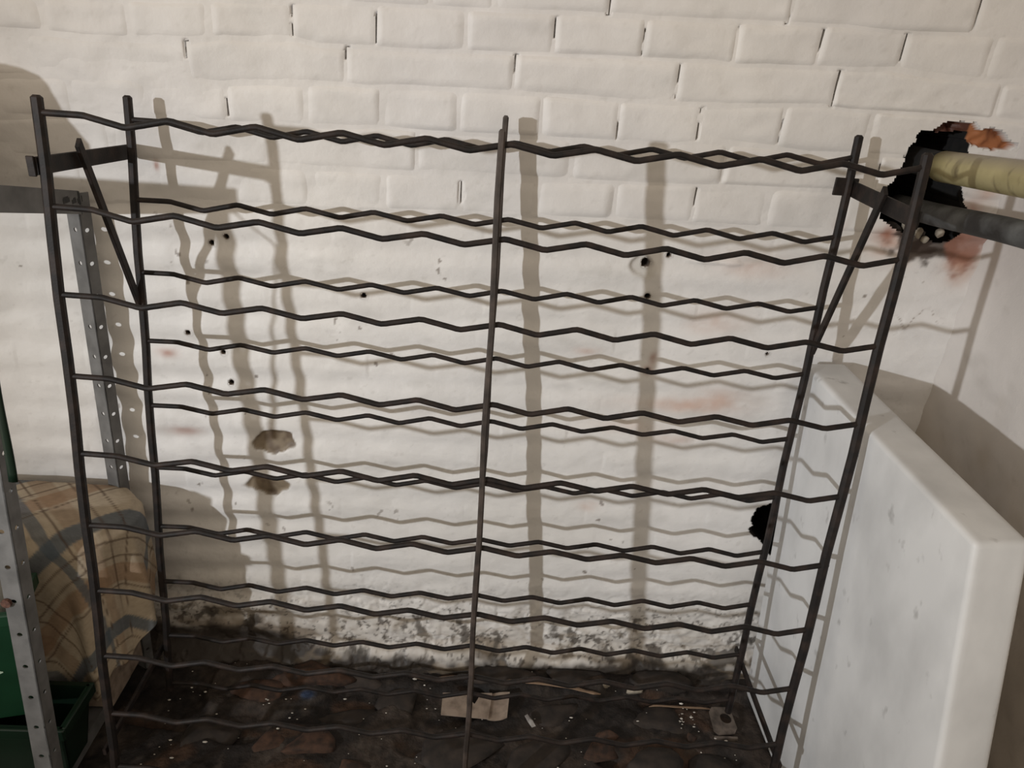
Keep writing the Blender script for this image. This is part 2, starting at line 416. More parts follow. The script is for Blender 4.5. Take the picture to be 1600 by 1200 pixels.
def wall_c(x, z):
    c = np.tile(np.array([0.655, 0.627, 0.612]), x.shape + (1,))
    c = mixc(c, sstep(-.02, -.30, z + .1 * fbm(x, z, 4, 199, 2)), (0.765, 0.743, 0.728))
    c = mixc(c, np.clip(0.5 + 1.6 * fbm(x, z, 3.2, 201, 2), 0, 1) * 0.4, (0.71, 0.665, 0.600))
    c = mixc(c, np.clip(1.7 * fbm(x * .7, z, 7, 205, 3), 0, 1) * 0.5, (0.62, 0.60, 0.58))
    c = mixc(c, np.clip(3.2 * fbm(x * .5, z, 26, 209, 3) - .55, 0, 1) * 0.45, (0.45, 0.43, 0.40))
    # fine scuffs
    c = mixc(c, sstep(0.30, 0.36, fbm(x * .8, z, 120, 215, 2)) * 0.18, (0.40, 0.37, 0.33))
    for t, cx, cz, rx, rz, s in STAIN:
        d = ((x - cx) / rx) ** 2 + ((z - cz) / rz) ** 2
        m = np.exp(-d) * s * np.clip(0.85 + 1.9 * fbm(x * .6, z, 45, 219, 3), 0, 1.4)
        c = mixc(c, np.clip(m, 0, 1), {'rust': (0.30, 0.10, 0.05), 'pink': (0.52, 0.30, 0.21), 'grey': (0.36, 0.34, 0.31)}[t])
    fl = sstep(.345, .37, fbm(x, z * .8, 75, 261, 2)) * sstep(.05, .2, fbm(x, z, 6, 263, 2)) * sstep(-.1, -.2, z)
    c = mixc(c, fl * .75, (0.16, 0.12, 0.095))
    for (cx, cz, rx, rz) in BARE:
        d = np.sqrt(((x - cx) / rx) ** 2 + ((z - cz) / rz) ** 2) + 0.9 * fbm(x, z, 40, 61, 2)
        c = mixc(c, sstep(1.08, 0.95, d), (0.23, 0.18, 0.125))
        c = mixc(c, sstep(1.08, 0.95, d) * np.clip(4 * fbm(x, z, 60, 223, 2), 0, .8), (0.12, 0.085, 0.06))
    d = np.sqrt(((x - 0.812) / 0.026) ** 2 + ((z + 0.189) / 0.018) ** 2) + 0.8 * fbm(x, z, 60, 63, 2)
    c = mixc(c, sstep(1.15, 0.7, d) * .7, (0.50, 0.47, 0.43))
    # grime climbing from the floor
    n1 = fbm(x, z, 26, 51, 4); n3 = fbm(x * .45, z, 17, 231, 4); n4 = fbm(x, z, 70, 237, 3)
    lf = 0.05 * sstep(.35, .0, x)
    up = -z - lf * -1
    g = sstep(0.86, 1.05, up)
    c = mixc(c, np.clip(g * 0.55 + g * 1.5 * n3, 0, 1) * .75, (0.47, 0.41, 0.335))
    c = mixc(c, sstep(0.02, 0.14, n3 * g - 0.05 + (g - .6) * .10) * 0.8, (0.25, 0.20, 0.15))
    c = mixc(c, sstep(0.04, 0.12, (n1 * .7 + n4 * .5) * g + (g - 1.0) * 0.16) * 0.85, (0.10, 0.085, 0.07))
    c = mixc(c, sstep(1.058, 1.082, up + 0.05 * n3 + .03 * n1), (0.040, 0.033, 0.028))
    sp = sstep(.16, .26, fbm(x, z, 150, 243, 2)) * sstep(.86, .98, -z) * sstep(-.1, .12, n3 + .08)
    c = mixc(c, sp * .8, (0.07, 0.055, 0.045))
    c = mixc(c, sstep(.05, .0, np.abs(n3 + .10)) * g * .35, (0.33, 0.255, 0.175))
    ld = sstep(.28, .05, x + .2 * n3) * sstep(.985, 1.04, -z + .08 * n1)
    c = mixc(c, ld * .9, (0.045, 0.036, 0.030))
    return c

def soot_and_shade_c(c, x, z, a, b, o):
    n = fbm(x, z, 50, 241, 3)
    c = mixc(c, o * 1.0, (0.33, 0.125, 0.05))
    c = mixc(c, o * np.clip(3.5 * n, 0, .8), (0.16, 0.05, 0.022))
    q = inpoly(x + 0.006 * fbm(x, z, 60, 71, 2), z + 0.006 * fbm(x, z, 60, 73, 2), REDTOP)
    c = mixc(c, q * 1.0, (0.085, 0.032, 0.02))
    a = a & ~q
    c = mixc(c, (a | b) * 1.0, (0.006, 0.005, 0.0045))  # depth shade of the holes painted near-black, out to the rim
    # dirt around the rim
    d = np.sqrt(((x - 1.285) / 0.060) ** 2 + ((z + 0.118) / 0.030) ** 2)
    c = mixc(c, sstep(1.25, .8, d + 1.2 * n) * .9 * (~a), (0.055, 0.035, 0.026))
    d = np.sqrt(((x - 1.355) / 0.030) ** 2 + ((z + 0.115) / 0.045) ** 2)
    c = mixc(c, sstep(1.2, .8, d + 1.0 * n) * .8 * (~a), (0.28, 0.125, 0.085))
    for (cx, cz, rx, rz, t) in [(1.300, -.106, .034, .011, .35), (1.262, -.121, .026, .008, .2), (1.325, -.088, .022, .010, .7), (1.24, -.098, .014, .012, .5), (1.287, -.128, .03, .006, .1)]:
        dx, dz = x - cx, z - cz
        u_, v_ = (dx * math.cos(t) + dz * math.sin(t)) / rx, (-dx * math.sin(t) + dz * math.cos(t)) / rz
        c = mixc(c, sstep(1.15, .75, np.sqrt(u_ * u_ + v_ * v_) + 1.1 * n) * .92 * (~a), (0.045, 0.029, 0.022))
    # cobwebby dirt hanging below the hole
    w = sstep(.05, 0, np.abs(fbm(x, z, 30, 251, 2))) * np.exp(-(((x - 1.30) / .10) ** 2 + ((z + .22) / .09) ** 2))
    c = mixc(c, sstep(.5, .9, w) * sstep(.0, .15, fbm(x, z, 22, 257, 2)) * .7, (0.20, 0.14, 0.11))
    return c

t_wall = empty('wall_back', (0.52, 0, ZB))
tag(t_wall, kind='structure')

def build_wall():
    st = 0.003
    xs = np.arange(XL, XR + st * .5, st); zs = np.arange(ZB, ZT + st * .5, st)
    X, Z = np.meshgrid(xs, zs)
    H = wall_h(X, Z)
    # bricks of the sharp courses sit on the base: sink the base a little there
    H = np.where(Z > jz(5, X), und(X, Z) + joint_fill(X, Z) * 0.0026 - 0.0004, H)
    for k, x0, f0, f1, hw in CRACK:
        zt = jz(k - 1, X); zb = jz(k, X)
        fr = (zt - Z) / (zt - zb)
        xx = x0 + 0.004 * (0.5 - fr) + 0.004 * fbm(Z, Z * 0 + x0 * 9, 60, 91, 2)
        op = sstep(-.10, .16, fbm(X * 0 + x0 * 5, Z, 34, 93 + k, 2) + .03)
        m = (np.abs(X - xx) < hw + .0012) & (fr > f0) & (fr < f1)
        H = np.where(m, H - 0.016 * op, H)
    H, a, b, o = holes_h(X, Z, H)
    def grow(m):
        g = m.copy()
        g[1:] |= m[:-1]; g[:-1] |= m[1:]; g[:, 1:] |= m[:, :-1]; g[:, :-1] |= m[:, 1:]
        return g
    C = soot_and_shade_c(wall_c(X, Z), X, Z, grow(a), grow(b), o)
    V = np.stack([X, -H, Z], -1).reshape(-1, 3)
    nu, nv = len(xs), len(zs)
    F = grid_faces(nu, nv)
    ctr = V[F].mean(1)
    keep = ~((a | b).reshape(-1)[F].any(1))
    for (hx, hz), r in zip(DRILL, DRILL_R):
        keep &= np.hypot(ctr[:, 0] - hx, ctr[:, 2] - hz) > r + 0.0012
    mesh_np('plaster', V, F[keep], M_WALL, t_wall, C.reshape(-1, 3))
    return X, Z, H
build_wall()

def wall_y(x, z):
    x = np.array([float(x)]); z = np.array([float(z)])
    return -float(wall_h(x, z)[0])

# outer runs of the same wall, past the frame
def panel(name, xa, xb, za, zb, st):
    xs = np.linspace(xa, xb, max(2, int((xb - xa) / st))); zs = np.linspace(za, zb, max(2, int((zb - za) / st)))
    X, Z = np.meshgrid(xs, zs)
    H = wall_h(X, Z)
    V = np.stack([X, -H, Z], -1).reshape(-1, 3)
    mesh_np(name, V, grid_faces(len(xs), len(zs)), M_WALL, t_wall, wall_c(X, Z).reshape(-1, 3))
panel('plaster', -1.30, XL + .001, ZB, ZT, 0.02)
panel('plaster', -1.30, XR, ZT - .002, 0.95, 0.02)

# individual bricks
CR = {(k, round(x, 3)): (f0, f1) for k, x, f0, f1, hw in CRACK}
def build_bricks():
    cnt = 0
    for k in range(-1, 6):
        ps = PERP[k]
        ps = [XL] + [p for p in ps if p > XL + 0.03] + [XR]
        for x0, x1 in zip(ps[:-1], ps[1:]):
            if x1 - x0 < 0.015: continue
            w = x1 - x0
            rs_ = 0.0022 if (x1 > 1.17 and 1 < k < 6) else 0.005
            nx = max(6, int(w / rs_)) + 1
            nz = 13 if rs_ > .004 else 27
            g = 0.0012
            uu = np.linspace(0, 1, nx); vv = np.linspace(0, 1, nz)
            # denser near the edges
            vv = 0.5 - 0.5 * np.cos(math.pi * vv) * (0.75 + 0.25 * np.abs(np.cos(math.pi * vv)))
            U, Vv = np.meshgrid(uu, vv)
            Xc = x0 + g + U * (w - 2 * g)
            zt = jz(k - 1, Xc) - 0.0009; zb = jz(k, Xc) + 0.0009
            Zc = zb + Vv * (zt - zb)
            # joints are not quite upright
            sl = 0.006 * (vnoise(np.array([x0 * 31.]), np.array([k * 7.]), 5)[0] - .5)
            Xc = Xc + (0.5 - Vv) * -sl * (1 - U) + 0.0025 * fbm(Zc, Xc * 0 + x0 * 11, 40, 301, 2) * (1 - np.abs(2 * U - 1))
            # the painted corners are rounded
            dxl = U * (w - 2 * g); dxr = (1 - U) * (w - 2 * g)
            hh = zt - zb
            dzb = Vv * hh; dzt = (1 - Vv) * hh
            rs = np.random.RandomState(int(1000 + k * 97 + cnt))
            sharpl = 0.0045 if (k, round(x0, 3)) in CR else 0.006 + 0.008 * rs.rand()
            sharpr = 0.0045 if (k, round(x1, 3)) in CR else 0.006 + 0.008 * rs.rand()
            wt = 0.005 + 0.008 * rs.rand(); wb = 0.0045 + 0.006 * rs.rand()
            jit = 1 + 0.5 * fbm(Xc, Zc, 45, 311 + cnt % 50, 2)
            pil = sstep(-.001, sharpl, dxl * jit) * sstep(-.001, sharpr, dxr * jit) * sstep(-.0005, wt, dzt * jit) * sstep(-.0005, wb, dzb * jit)
            soft = np.interp(0.5 * (x0 + x1), [-0.3, 0.15, 0.6, 1.3], [0.6, 0.7, 0.85, 1.0])
            amp = (0.0036 + 0.0022 * (rs.rand() - .5)) * soft * (1.0 if k < 5 else 0.8)
            tilt = (rs.rand() - .5) * 0.006; tiz = (rs.rand() - .35) * 0.005
            jl = joint_fill(Xc, Zc)
            H = und(Xc, Zc) + jl * amp - 0.0014 + pil * (amp * (1 - jl) + 0.0014 + tilt * (U - .5) + tiz * (Vv - .5) + 0.0030 * fbm(Xc * .8, Zc, 24, 321 + cnt, 3))
            # leave out what the broken hole has taken away
            wx = Xc + 0.006 * fbm(Xc, Zc, 60, 71, 2); wz = Zc + 0.006 * fbm(Xc, Zc, 60, 73, 2)
            gone = inpoly(wx, wz, HOLE) | inpoly(wx, wz, ORANGE) | inpoly(wx, wz, REDTOP)
            Vt = np.stack([Xc, -H, Zc], -1).reshape(-1, 3)
            F = grid_faces(nx, nz)
            keep = ~gone.reshape(-1)[F].any(1)
            if keep.sum() < 6: continue
            F = F[keep]
            used = np.unique(F); mp = -np.ones(len(Vt), int); mp[used] = np.arange(len(used))
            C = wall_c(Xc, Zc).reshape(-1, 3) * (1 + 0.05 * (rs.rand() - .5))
            no = np.zeros_like(Xc, bool)
            C = soot_and_shade_c(C.reshape(Xc.shape + (3,)), Xc, Zc, no, no, no).reshape(-1, 3)
            mesh_np('brick', Vt[used], mp[F], M_WALL, t_wall, C[used])
            cnt += 1
build_bricks()

# the dark cavities behind the two broken openings
def cavity(poly, depth, grow_, seed):
    rs = np.random.RandomState(seed)
    P = np.array(poly); c = P.mean(0)
    # resample the outline
    Q = np.concatenate([np.linspace(P[i], P[(i + 1) % len(P)], 4, endpoint=False) for i in range(len(P))])
    n = len(Q)
    V = []
    for s, y in ((1.65, 0.028), (grow_, 0.034), (grow_ * 1.02, depth * .5), (grow_ * .9, depth), (0.02, depth * 1.05)):
        j = 1 + .04 * rs.randn(n) * (s < 1.5)
        for q, jj in zip(Q, j):
            p = c + (q - c) * s * jj
            V.append((min(p[0], XR - .002), y, p[1]))
    F = [(r * n + i, r * n + (i + 1) % n, (r + 1) * n + (i + 1) % n, (r + 1) * n + i) for r in range(4) for i in range(n)]
    mesh_np('cavity', np.array(V), np.array(F), M_HOLE_SHADE, t_wall, None, False)
cavity(HOLE, 0.30, 1.32, 3)
cavity(HOLE2, 0.20, 1.30, 5)

# drilled plug holes: a funnel with a short bore behind it
def lathe_hole(cx, cz, r, y0):
    prof = [(r + 0.0052, -0.0002), (r + 0.0025, -0.0008), (r, 0.0008), (r * .9, 0.008), (r * .8, 0.028), (0.0005, 0.030)]
    n = 14
    V = []; F = []
    rs = np.random.RandomState(int((cx + 2) * 999))
    jit = 1 + .25 * (rs.rand(n) - .5)
    for i, (pr, py) in enumerate(prof):
        for j in range(n):
            a = 2 * math.pi * j / n
            q = pr * (jit[j] if i < 4 else 1)
            px, pz = cx + q * math.cos(a), cz + q * math.sin(a)
            yy = (wall_y(px, pz) + py) if i < 2 else (y0 + py)
            V.append((px, yy, pz))
    for i in range(len(prof) - 1):
        for j in range(n):
            F.append((i * n + j, i * n + (j + 1) % n, (i + 1) * n + (j + 1) % n, (i + 1) * n + j))
    return np.array(V), np.array(F)
for (hx, hz), r in zip(DRILL, DRILL_R):
    V, F = lathe_hole(hx, hz, r, wall_y(hx, hz))
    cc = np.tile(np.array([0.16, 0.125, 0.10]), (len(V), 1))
    cc[:14] = wall_c(V[:14, 0], V[:14, 2]); cc[14:28] = wall_c(V[14:28, 0], V[14:28, 2]) * .85; cc[42:] = (.05, .04, .033)  # colour darkens into the bore, standing in for its shade
    mesh_np('drill_hole', V, F[:, ::-1], M_WALL, t_wall, cc)

# lumps of broken masonry lying in the hole under the pipes
def stone_mesh(name, r, seed, parent, material, loc, flat=(1, 1, 1), sub=2, rot=None):
    bm = bmesh.new()
    bmesh.ops.create_icosphere(bm, subdivisions=sub, radius=1.0)
    rs = np.random.RandomState(seed)
    ph = rs.rand(9) * 6.28
    for v in bm.verts:
        p = v.co.copy()
        n = (math.sin(p.x * 2.3 + ph[0]) + math.sin(p.y * 2.9 + ph[1]) + math.sin(p.z * 2.6 + ph[2])) * 0.10
        n += (math.sin(p.x * 6.1 + ph[3]) * math.sin(p.y * 5.3 + ph[4]) + math.sin(p.z * 6.7 + ph[5])) * 0.06
        q = p * (1 + n)
        # flatten a few sides, as broken stones are
        for s in range(3):
            d = Vector((math.cos(ph[6] + s * 2.1), math.sin(ph[6] + s * 2.1), 0.5 * math.sin(ph[7] + s)))
            d.normalize()
            t = q.dot(d)
            if t > 0.62: q -= d * (t - 0.62)
        v.co = Vector((q.x * r * flat[0], q.y * r * flat[1], q.z * r * flat[2]))
    rm = Matrix.Rotation(rot if rot is not None else rs.rand() * 6.28, 3, 'Z')
    for v in bm.verts: v.co = rm @ v.co + Vector(loc)
    return from_bm(name, bm, material, parent, smooth=True)
for i, (lx, ly, lz, r, m) in enumerate([(1.268, -0.001, -0.101, 0.010, M_CHIP), (1.281, -0.004, -0.110, 0.007, M_CHIP), (1.247, -0.001, -0.105, 0.007, M_CHIP), (1.272, 0.02, -0.108, 0.018, M_STONE), (1.303, -0.002, -0.098, 0.010, M_CHIP), (1.235, 0.02, -0.100, 0.016, M_STONE), (1.318, -0.002, -0.080, 0.013, M_BRICKR), (1.252, .01, -.092, .009, M_CHIP)]):
    stone_mesh('rubble', r, 40 + i, t_wall, m, (lx, ly, lz), (1.1, .9, .8))

# ------------------------------------------------------------------ the side wall on the right
def build_right():
    t = empty('wall_right', (XR, -0.7, ZB)); tag(t, kind='structure')
    st = 0.008
    ys = np.arange(-1.60, 0.012, st); zs = np.arange(ZB, 0.95, st)
    Y, Z = np.meshgrid(ys, zs)
    H = 0.010 * fbm(Y, Z, 5, 403, 2) + 0.006 * fbm(Y, Z, 16, 409, 2) + 0.0015 * fbm(Y, Z, 60, 411, 2)
    # thick paint rounds off the inside corner
    H = H + 0.028 * np.exp(-(np.clip(-Y, 0, 1) / 0.03))* .6
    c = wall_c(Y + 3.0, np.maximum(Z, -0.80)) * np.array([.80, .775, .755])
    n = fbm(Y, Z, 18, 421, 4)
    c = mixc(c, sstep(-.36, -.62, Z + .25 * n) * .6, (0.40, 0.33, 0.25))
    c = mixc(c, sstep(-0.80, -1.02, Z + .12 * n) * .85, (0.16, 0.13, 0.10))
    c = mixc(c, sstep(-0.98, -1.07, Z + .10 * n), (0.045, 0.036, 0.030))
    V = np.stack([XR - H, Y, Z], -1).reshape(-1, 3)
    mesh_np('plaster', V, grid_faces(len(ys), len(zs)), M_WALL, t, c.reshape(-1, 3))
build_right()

# ------------------------------------------------------------------ the floor
t_floor = empty('floor', (0.5, -0.6, FLOOR)); tag(t_floor, kind='structure')
def floor_h(x, y):
    n = fbm(x, y, 7, 501, 3); m = fbm(x, y, 28, 507, 3)
    ledge = 0.016 * sstep(-0.085, -0.055, y + 0.03 * fbm(x, y * 0, 6, 509, 2))
    dip = -0.016 * sstep(.05, .14, fbm(x * .6, y, 9, 513, 2))
    return FLOOR - 0.004 + 0.016 * n + 0.010 * m + ledge + dip
def fh(x, y):
    return float(floor_h(np.array([float(x)]), np.array([float(y)]))[0])
def build_floor():
    def patch(xa, xb, ya, yb, st, sub=0):
        xs = np.arange(xa, xb + st * .5, st); ys = np.arange(ya, yb + st * .5, st)
        X, Y = np.meshgrid(xs, ys)
        Z = floor_h(X, Y) + 0.003 * fbm(X, Y, 110, 521, 2) - sub
        c = np.tile(np.array([0.017, 0.0132, 0.0115]), X.shape + (1,))
        a = fbm(X, Y, 9, 531, 3); b_ = fbm(X, Y, 34, 533, 3); d = fbm(X * .5, Y, 20, 537, 3)
        c = mixc(c, sstep(.02, .2, a) * .8, (0.045, 0.033, 0.026))
        c = mixc(c, sstep(.08, .22, d) * .7, (0.060, 0.032, 0.019))
        c = mixc(c, sstep(.05, .25, b_) * .6, (0.055, 0.043, 0.035))
        c = mixc(c, sstep(.08, .3, -a) * .8, (0.012, 0.010, 0.009))
        q = np.exp(-(((X - .234) / .016) ** 2 + ((Y + .098) / .012) ** 2))
        c = mixc(c, sstep(.4, .7, q + .4 * b_) * .85, (0.016, 0.040, 0.11))
        c = mixc(c, sstep(.15, .4, q + .4 * b_) * .35, (0.07, 0.085, 0.11))
        mesh_np('trodden_dirt', np.stack([X, Y, Z], -1).reshape(-1, 3), grid_faces(len(xs), len(ys)), M_FLOOR, t_floor, c.reshape(-1, 3))
    patch(-0.70, XR + .02, -0.50, 0.03, 0.004)
    patch(-1.30, XR + .02, -1.60, -0.495, 0.02)
    patch(-1.30, -0.695, -0.50, 0.03, 0.02)
build_floor()
# stones and brick ends bedded in the floor
for i, (x, y, r, fl_, m, rot) in enumerate([
        (0.262, -0.216, 0.034, (1.5, 1.0, .55), M_BRICKR, .1), (0.185, -0.212, 0.026, (1.3, .9, .5), M_BRICKR, .6),
        (0.352, -0.262, 0.030, (1.3, 1, .5), M_BRICKR, .2), (0.515, -0.238, 0.030, (1.5, 1, .5), M_STONE, .2),
        (0.825, -0.205, 0.034, (1.4, 1, .5), M_BRICKR, .9), (0.846, -0.176, 0.016, (1.6, .8, .6), M_BRICKR, .1),
        (0.560, -0.215, 0.055, (1.6, 1, .35), M_STONE, .2), (0.330, -0.150, 0.050, (1.6, .8, .4), M_STONE, .1),
        (0.420, -0.105, 0.040, (1.4, .9, .45), M_STONE, .3), (0.700, -0.225, 0.05, (1.5, .9, .4), M_STONE, .5),
        (0.740, -0.120, 0.045, (1.6, .9, .4), M_STONE, .2), (0.960, -0.130, 0.05, (1.5, .9, .4), M_STONE, .1),
        (0.150, -0.090, 0.042, (1.5, .8, .5), M_BRICKR, .1), (0.230, -0.055, 0.05, (1.9, .8, .5), M_BRICKR, .05),
        (0.640, -0.040, 0.04, (1.8, .7, .5), M_STONE, .1), (0.330, -0.045, 0.045, (1.7, .7, .5), M_STONE, .0),
        (0.980, -0.045, 0.045, (1.7, .7, .5), M_STONE, .0), (0.790, -0.040, 0.04, (1.7, .7, .5), M_STONE, .1),
        (1.016, -0.172, 0.010, (1.2, 1, .8), M_BRICKR, 0), (0.856, -0.061, 0.011, (1.0, .8, 1.1), M_CHIP, 0), (0.918, -0.070, 0.013, (1.6, .7, .7), M_CHIP, .2),
        (0.930, -0.245, 0.05, (1.3, 1, .4), M_STONE, .2), (1.04, -0.235, 0.045, (1.3, 1, .4), M_STONE, .2), (.06, -.20, .05, (1.4, 1, .4), M_STONE, .4)]):
    stone_mesh('stone', r, 700 + i, t_floor, m, (x, y, fh(x, y) - (0.004 if r > .02 else -.003)), (fl_[0], fl_[1], fl_[2] * (.75 if r > .02 else 1)), 3 if r > .02 else 2, rot)

# pale crumbs of paint and plaster scattered over the dirt
def grit():
    V = []; F = []
    rs = np.random.RandomState(77)
    spots = [(rs.uniform(-.05, 1.1), rs.uniform(-.30, -.03)) for _ in range(150)]
    spots += [(1.02 + rs.randn() * .025, -.125 + rs.randn() * .018) for _ in range(26)]
    spots += [(0.17 + rs.randn() * .02, -.12 + rs.randn() * .015) for _ in range(10)]
    for x, y in spots:
        z = fh(x, y) + 0.0035
        r = 0.0008 + 0.0022 * rs.rand() ** 2.5
        a = rs.rand() * 3.14; e = 1 + rs.rand() * 1.2
        b0 = len(V)
        for i in range(5):
            t = a + 2 * math.pi * i / 5
            V.append((x + r * e * math.cos(t), y + r * math.sin(t), z))
        V.append((x, y, z + r * .9)); V.append((x, y, z - r))
        for i in range(5):
            F.append((b0 + i, b0 + (i + 1) % 5, b0 + 5)); F.append((b0 + (i + 1) % 5, b0 + i, b0 + 6))
    o = mesh_np('plaster_crumbs', np.array(V), np.array(F), M_GRIT, None, None, False)
    tag(o, 'small white crumbs of paint scattered over the dark dirt floor', 'debris', kind='stuff')
grit()

# ------------------------------------------------------------------ the wine rack
YR = (0.0059, 0.9944, -0.1057); CRR = -0.04422; RD = 0.21368
def ry(x, z, front):      # depth of the front or rear frame at (x, z)
    return ((CRR - (RD if front else 0)) - YR[0] * x - YR[2] * z) / YR[1]
RL = [(0.010, -0.0036), (0.0047, -0.1193), (0.0012, -0.2308), (-0.0009, -0.3428), (-0.0026, -0.455), (-0.005, -0.5693), (-0.0059, -0.6841), (-0.0074, -0.7975), (-0.0099, -0.9146), (-0.0115, -1.024)]
RR = [(1.1053, 0.0175), (1.105, -0.1028), (1.1027, -0.2167), (1.1, -0.3312), (1.0987, -0.4491), (1.095, -0.5617), (1.0921, -0.6741), (1.0882, -0.7872), (1.0855, -0.9005), (1.083, -1.008)]
FLp = [(-0.0035, 0.0236), (-0.0055, -0.0873), (-0.0048, -0.1994), (-0.0063, -0.3109), (-0.007, -0.4249), (-0.0084, -0.5383), (-0.0090, -0.6485), (-0.0101, -0.7664), (-0.012, -0.8773), (-0.013, -0.985)]
FRp = [(1.0965, 0.0339), (1.0973, -0.0815), (1.0957, -0.1992), (1.0948, -0.3137), (1.0945, -0.4274), (1.093, -0.5428), (1.0899, -0.6593), (1.0875, -0.7722), (1.0836, -0.8859), (1.081, -0.996)]
rack = empty('wine_rack', (0.547, -0.26, FLOOR))
tag(rack, 'tall black rusty metal wine rack with rows of wavy bars before the white wall', 'wine rack')

def post(x0, z0, x1, z1, front, w, d, off=0.0, m=None):
    # a straight square bar from its tip to the floor
    zb = FLOOR - 0.004 if front else -1.040      # the rack leans on the wall, its rear feet hang just clear of the dirt
    t = (zb - z0) / (z1 - z0)
    xb = x0 + (x1 - x0) * t
    P0 = Vector((x0, ry(x0, z0, front) + off, z0)); P1 = Vector((xb, ry(xb, zb, front) + off, zb))
    bm = bmesh.new()
    n = 14
    pts = [P0.lerp(P1, i / n) + Vector((0.0012 * math.sin(i * 1.7 + x0 * 5) if 0 < i < n else 0, 0, 0)) for i in range(n + 1)]
    tip = P0 + (P0 - P1).normalized() * 0.003
    rings = sweep(bm, [tip] + pts, rect(w, d, w * .25), up=Vector((0, -1, 0)))
    for v in rings[0]: v.co = tip + (v.co - tip) * 0.55
    from_bm('post', bm, m or M_RACK, rack, smooth=False)
post(-0.0012, 0.0404, -0.012, -0.8773, True, .013, .012)
post(1.0926 + .004, 0.049, 1.0826, -0.8859, True, .013, .012)
post(0.0092, 0.0271, -0.0099, -0.9146, False, .0115, .012)
post(1.1060, 0.0472, 1.0855, -0.9005, False, .0115, .012)
post(0.5600, 0.0397, 0.5632, -0.9488, True, .0085, .026, 0.0035, M_RACKB)
post(0.5670, 0.0375, 0.5658, -0.9175, False, .0085, .025, 0.0035, M_RACKB)

def wave(u):
    A = 0.0052
    if u < 0.0524: return 0.0
    th = 2 * math.pi * (u - 0.0524) / 0.10476
    return A * ((math.cos(th) + math.cos(3 * th) / 9 + math.cos(5 * th) / 25) / 1.151 - 1)
def wavy(l, r, front, mid=None, seed=0):
    n = 176
    pts = []
    rs = random.Random(seed)
    s1, s2 = rs.uniform(-.0014, .0014), rs.uniform(-.001, .001)
    cz = 0.0
    if mid is not None:
        t = (0.5617 - l[0]) / (r[0] - l[0])
        cz = (mid - (l[1] + (r[1] - l[1]) * t)) / (4 * t * (1 - t))
    for i in range(n + 1):
        t = i / n
        x = l[0] + (r[0] - l[0]) * t
        z = l[1] + (r[1] - l[1]) * t + cz * 4 * t * (1 - t) + s1 * math.sin(math.pi * t) + s2 * math.sin(2 * math.pi * t)
        u = t * 1.10
        zz = z + wave(u) * (1 + .06 * math.sin(seed + i * .05))
        pts.append((x, ry(x, zz, front), zz))
    bm = bmesh.new()
    sweep(bm, pts, circ(0.0041, 8))
    return from_bm('wavy_bar', bm, M_RACK, rack, smooth=True)
FM = [0.0249, -0.0894, -0.2044, -0.3165, -0.431, -0.5442, -0.6607, -.776, -.890, -1.0]
RM = [0.002, -0.1105, -0.2257, -0.3376, -0.4505, -0.566, -0.680, -0.7945, -0.9085, -1.018]
for k in range(10):
    wavy(FLp[k], FRp[k], True, FM[k], k)
    wavy(RL[k], RR[k], False, RM[k], 50 + k)

def flat(name, p0, p1, h, t, cut=0.0):
    bm = bmesh.new()
    p0, p1 = Vector(p0), Vector(p1)
    rings = sweep(bm, [p0, p0.lerp(p1, .03), p0.lerp(p1, .5), p0.lerp(p1, .97), p1], rect(t, h, .0008))
    if cut:
        d = (p0 - p1).normalized()
        for v in rings[0]:
            v.co += d * cut * (1 if (v.co - p0).dot(Vector((0, 0, 1))) > 0 else 0)
    return from_bm(name, bm, M_RACK, rack)
# side ties between the frames, at the top and near the floor
flat('side_tie', (-0.0085, -0.010, -0.0545), (-0.0095, -0.269, -0.0385), .022, .004)
flat('side_tie', (1.1135, -0.054, -0.0290), (1.1035, -0.271, -0.0310), .024, .004)
flat('side_tie', (-0.021, -0.111, -0.9455), (-0.0225, -0.368, -0.949), .013, .005)
flat('side_tie', (1.0935, -0.104, -0.9275), (1.0905, -0.369, -0.931), .013, .005)
# the folded tabs on their ends
bm = bmesh.new(); hexa(bm, boxp(-0.0190, -0.0095, -0.2720, -0.2685, -0.0510, -0.0265), .0008, 1); from_bm('tie_tab', bm, M_RACK, rack)
bm = bmesh.new(); hexa(bm, boxp(1.0830, 1.1195, -0.0555, -0.0515, -0.0400, -0.0130), .0008, 1); from_bm('tie_tab', bm, M_RACK, rack)
# slanting braces
flat('brace', (0.0, -0.180, -0.0235), (-0.0003, -0.0775, -0.2800), .013, .006, .006)
flat('brace', (1.1000, -0.176, -0.0125), (1.1005, -0.0850, -0.292), .013, .006, .006)

# ------------------------------------------------------------------ the marble slab on the right
def slab():
    P = [(1.1685, -0.686, FLOOR - .002), (1.240, -0.684, FLOOR - .002), (1.236, -0.048, FLOOR - .002), (1.1645, -0.050, FLOOR - .002),
         (1.1135, -0.550, -0.332), (1.1835, -0.545, -0.330), (1.194, -0.025, -0.332), (1.1155, -0.034, -0.332)]
    bm = bmesh.new()
    hexa(bm, P, 0.007, 3)
    bmesh.ops.subdivide_edges(bm, edges=[e for e in bm.edges if e.calc_length() > .05], cuts=10, use_grid_fill=True)
    o = from_bm('marble_slab', bm, M_MARBLE, None, smooth=True)
    tag(o, 'thick grey-white marble slab standing on edge beside the wine rack', 'marble slab')
slab()

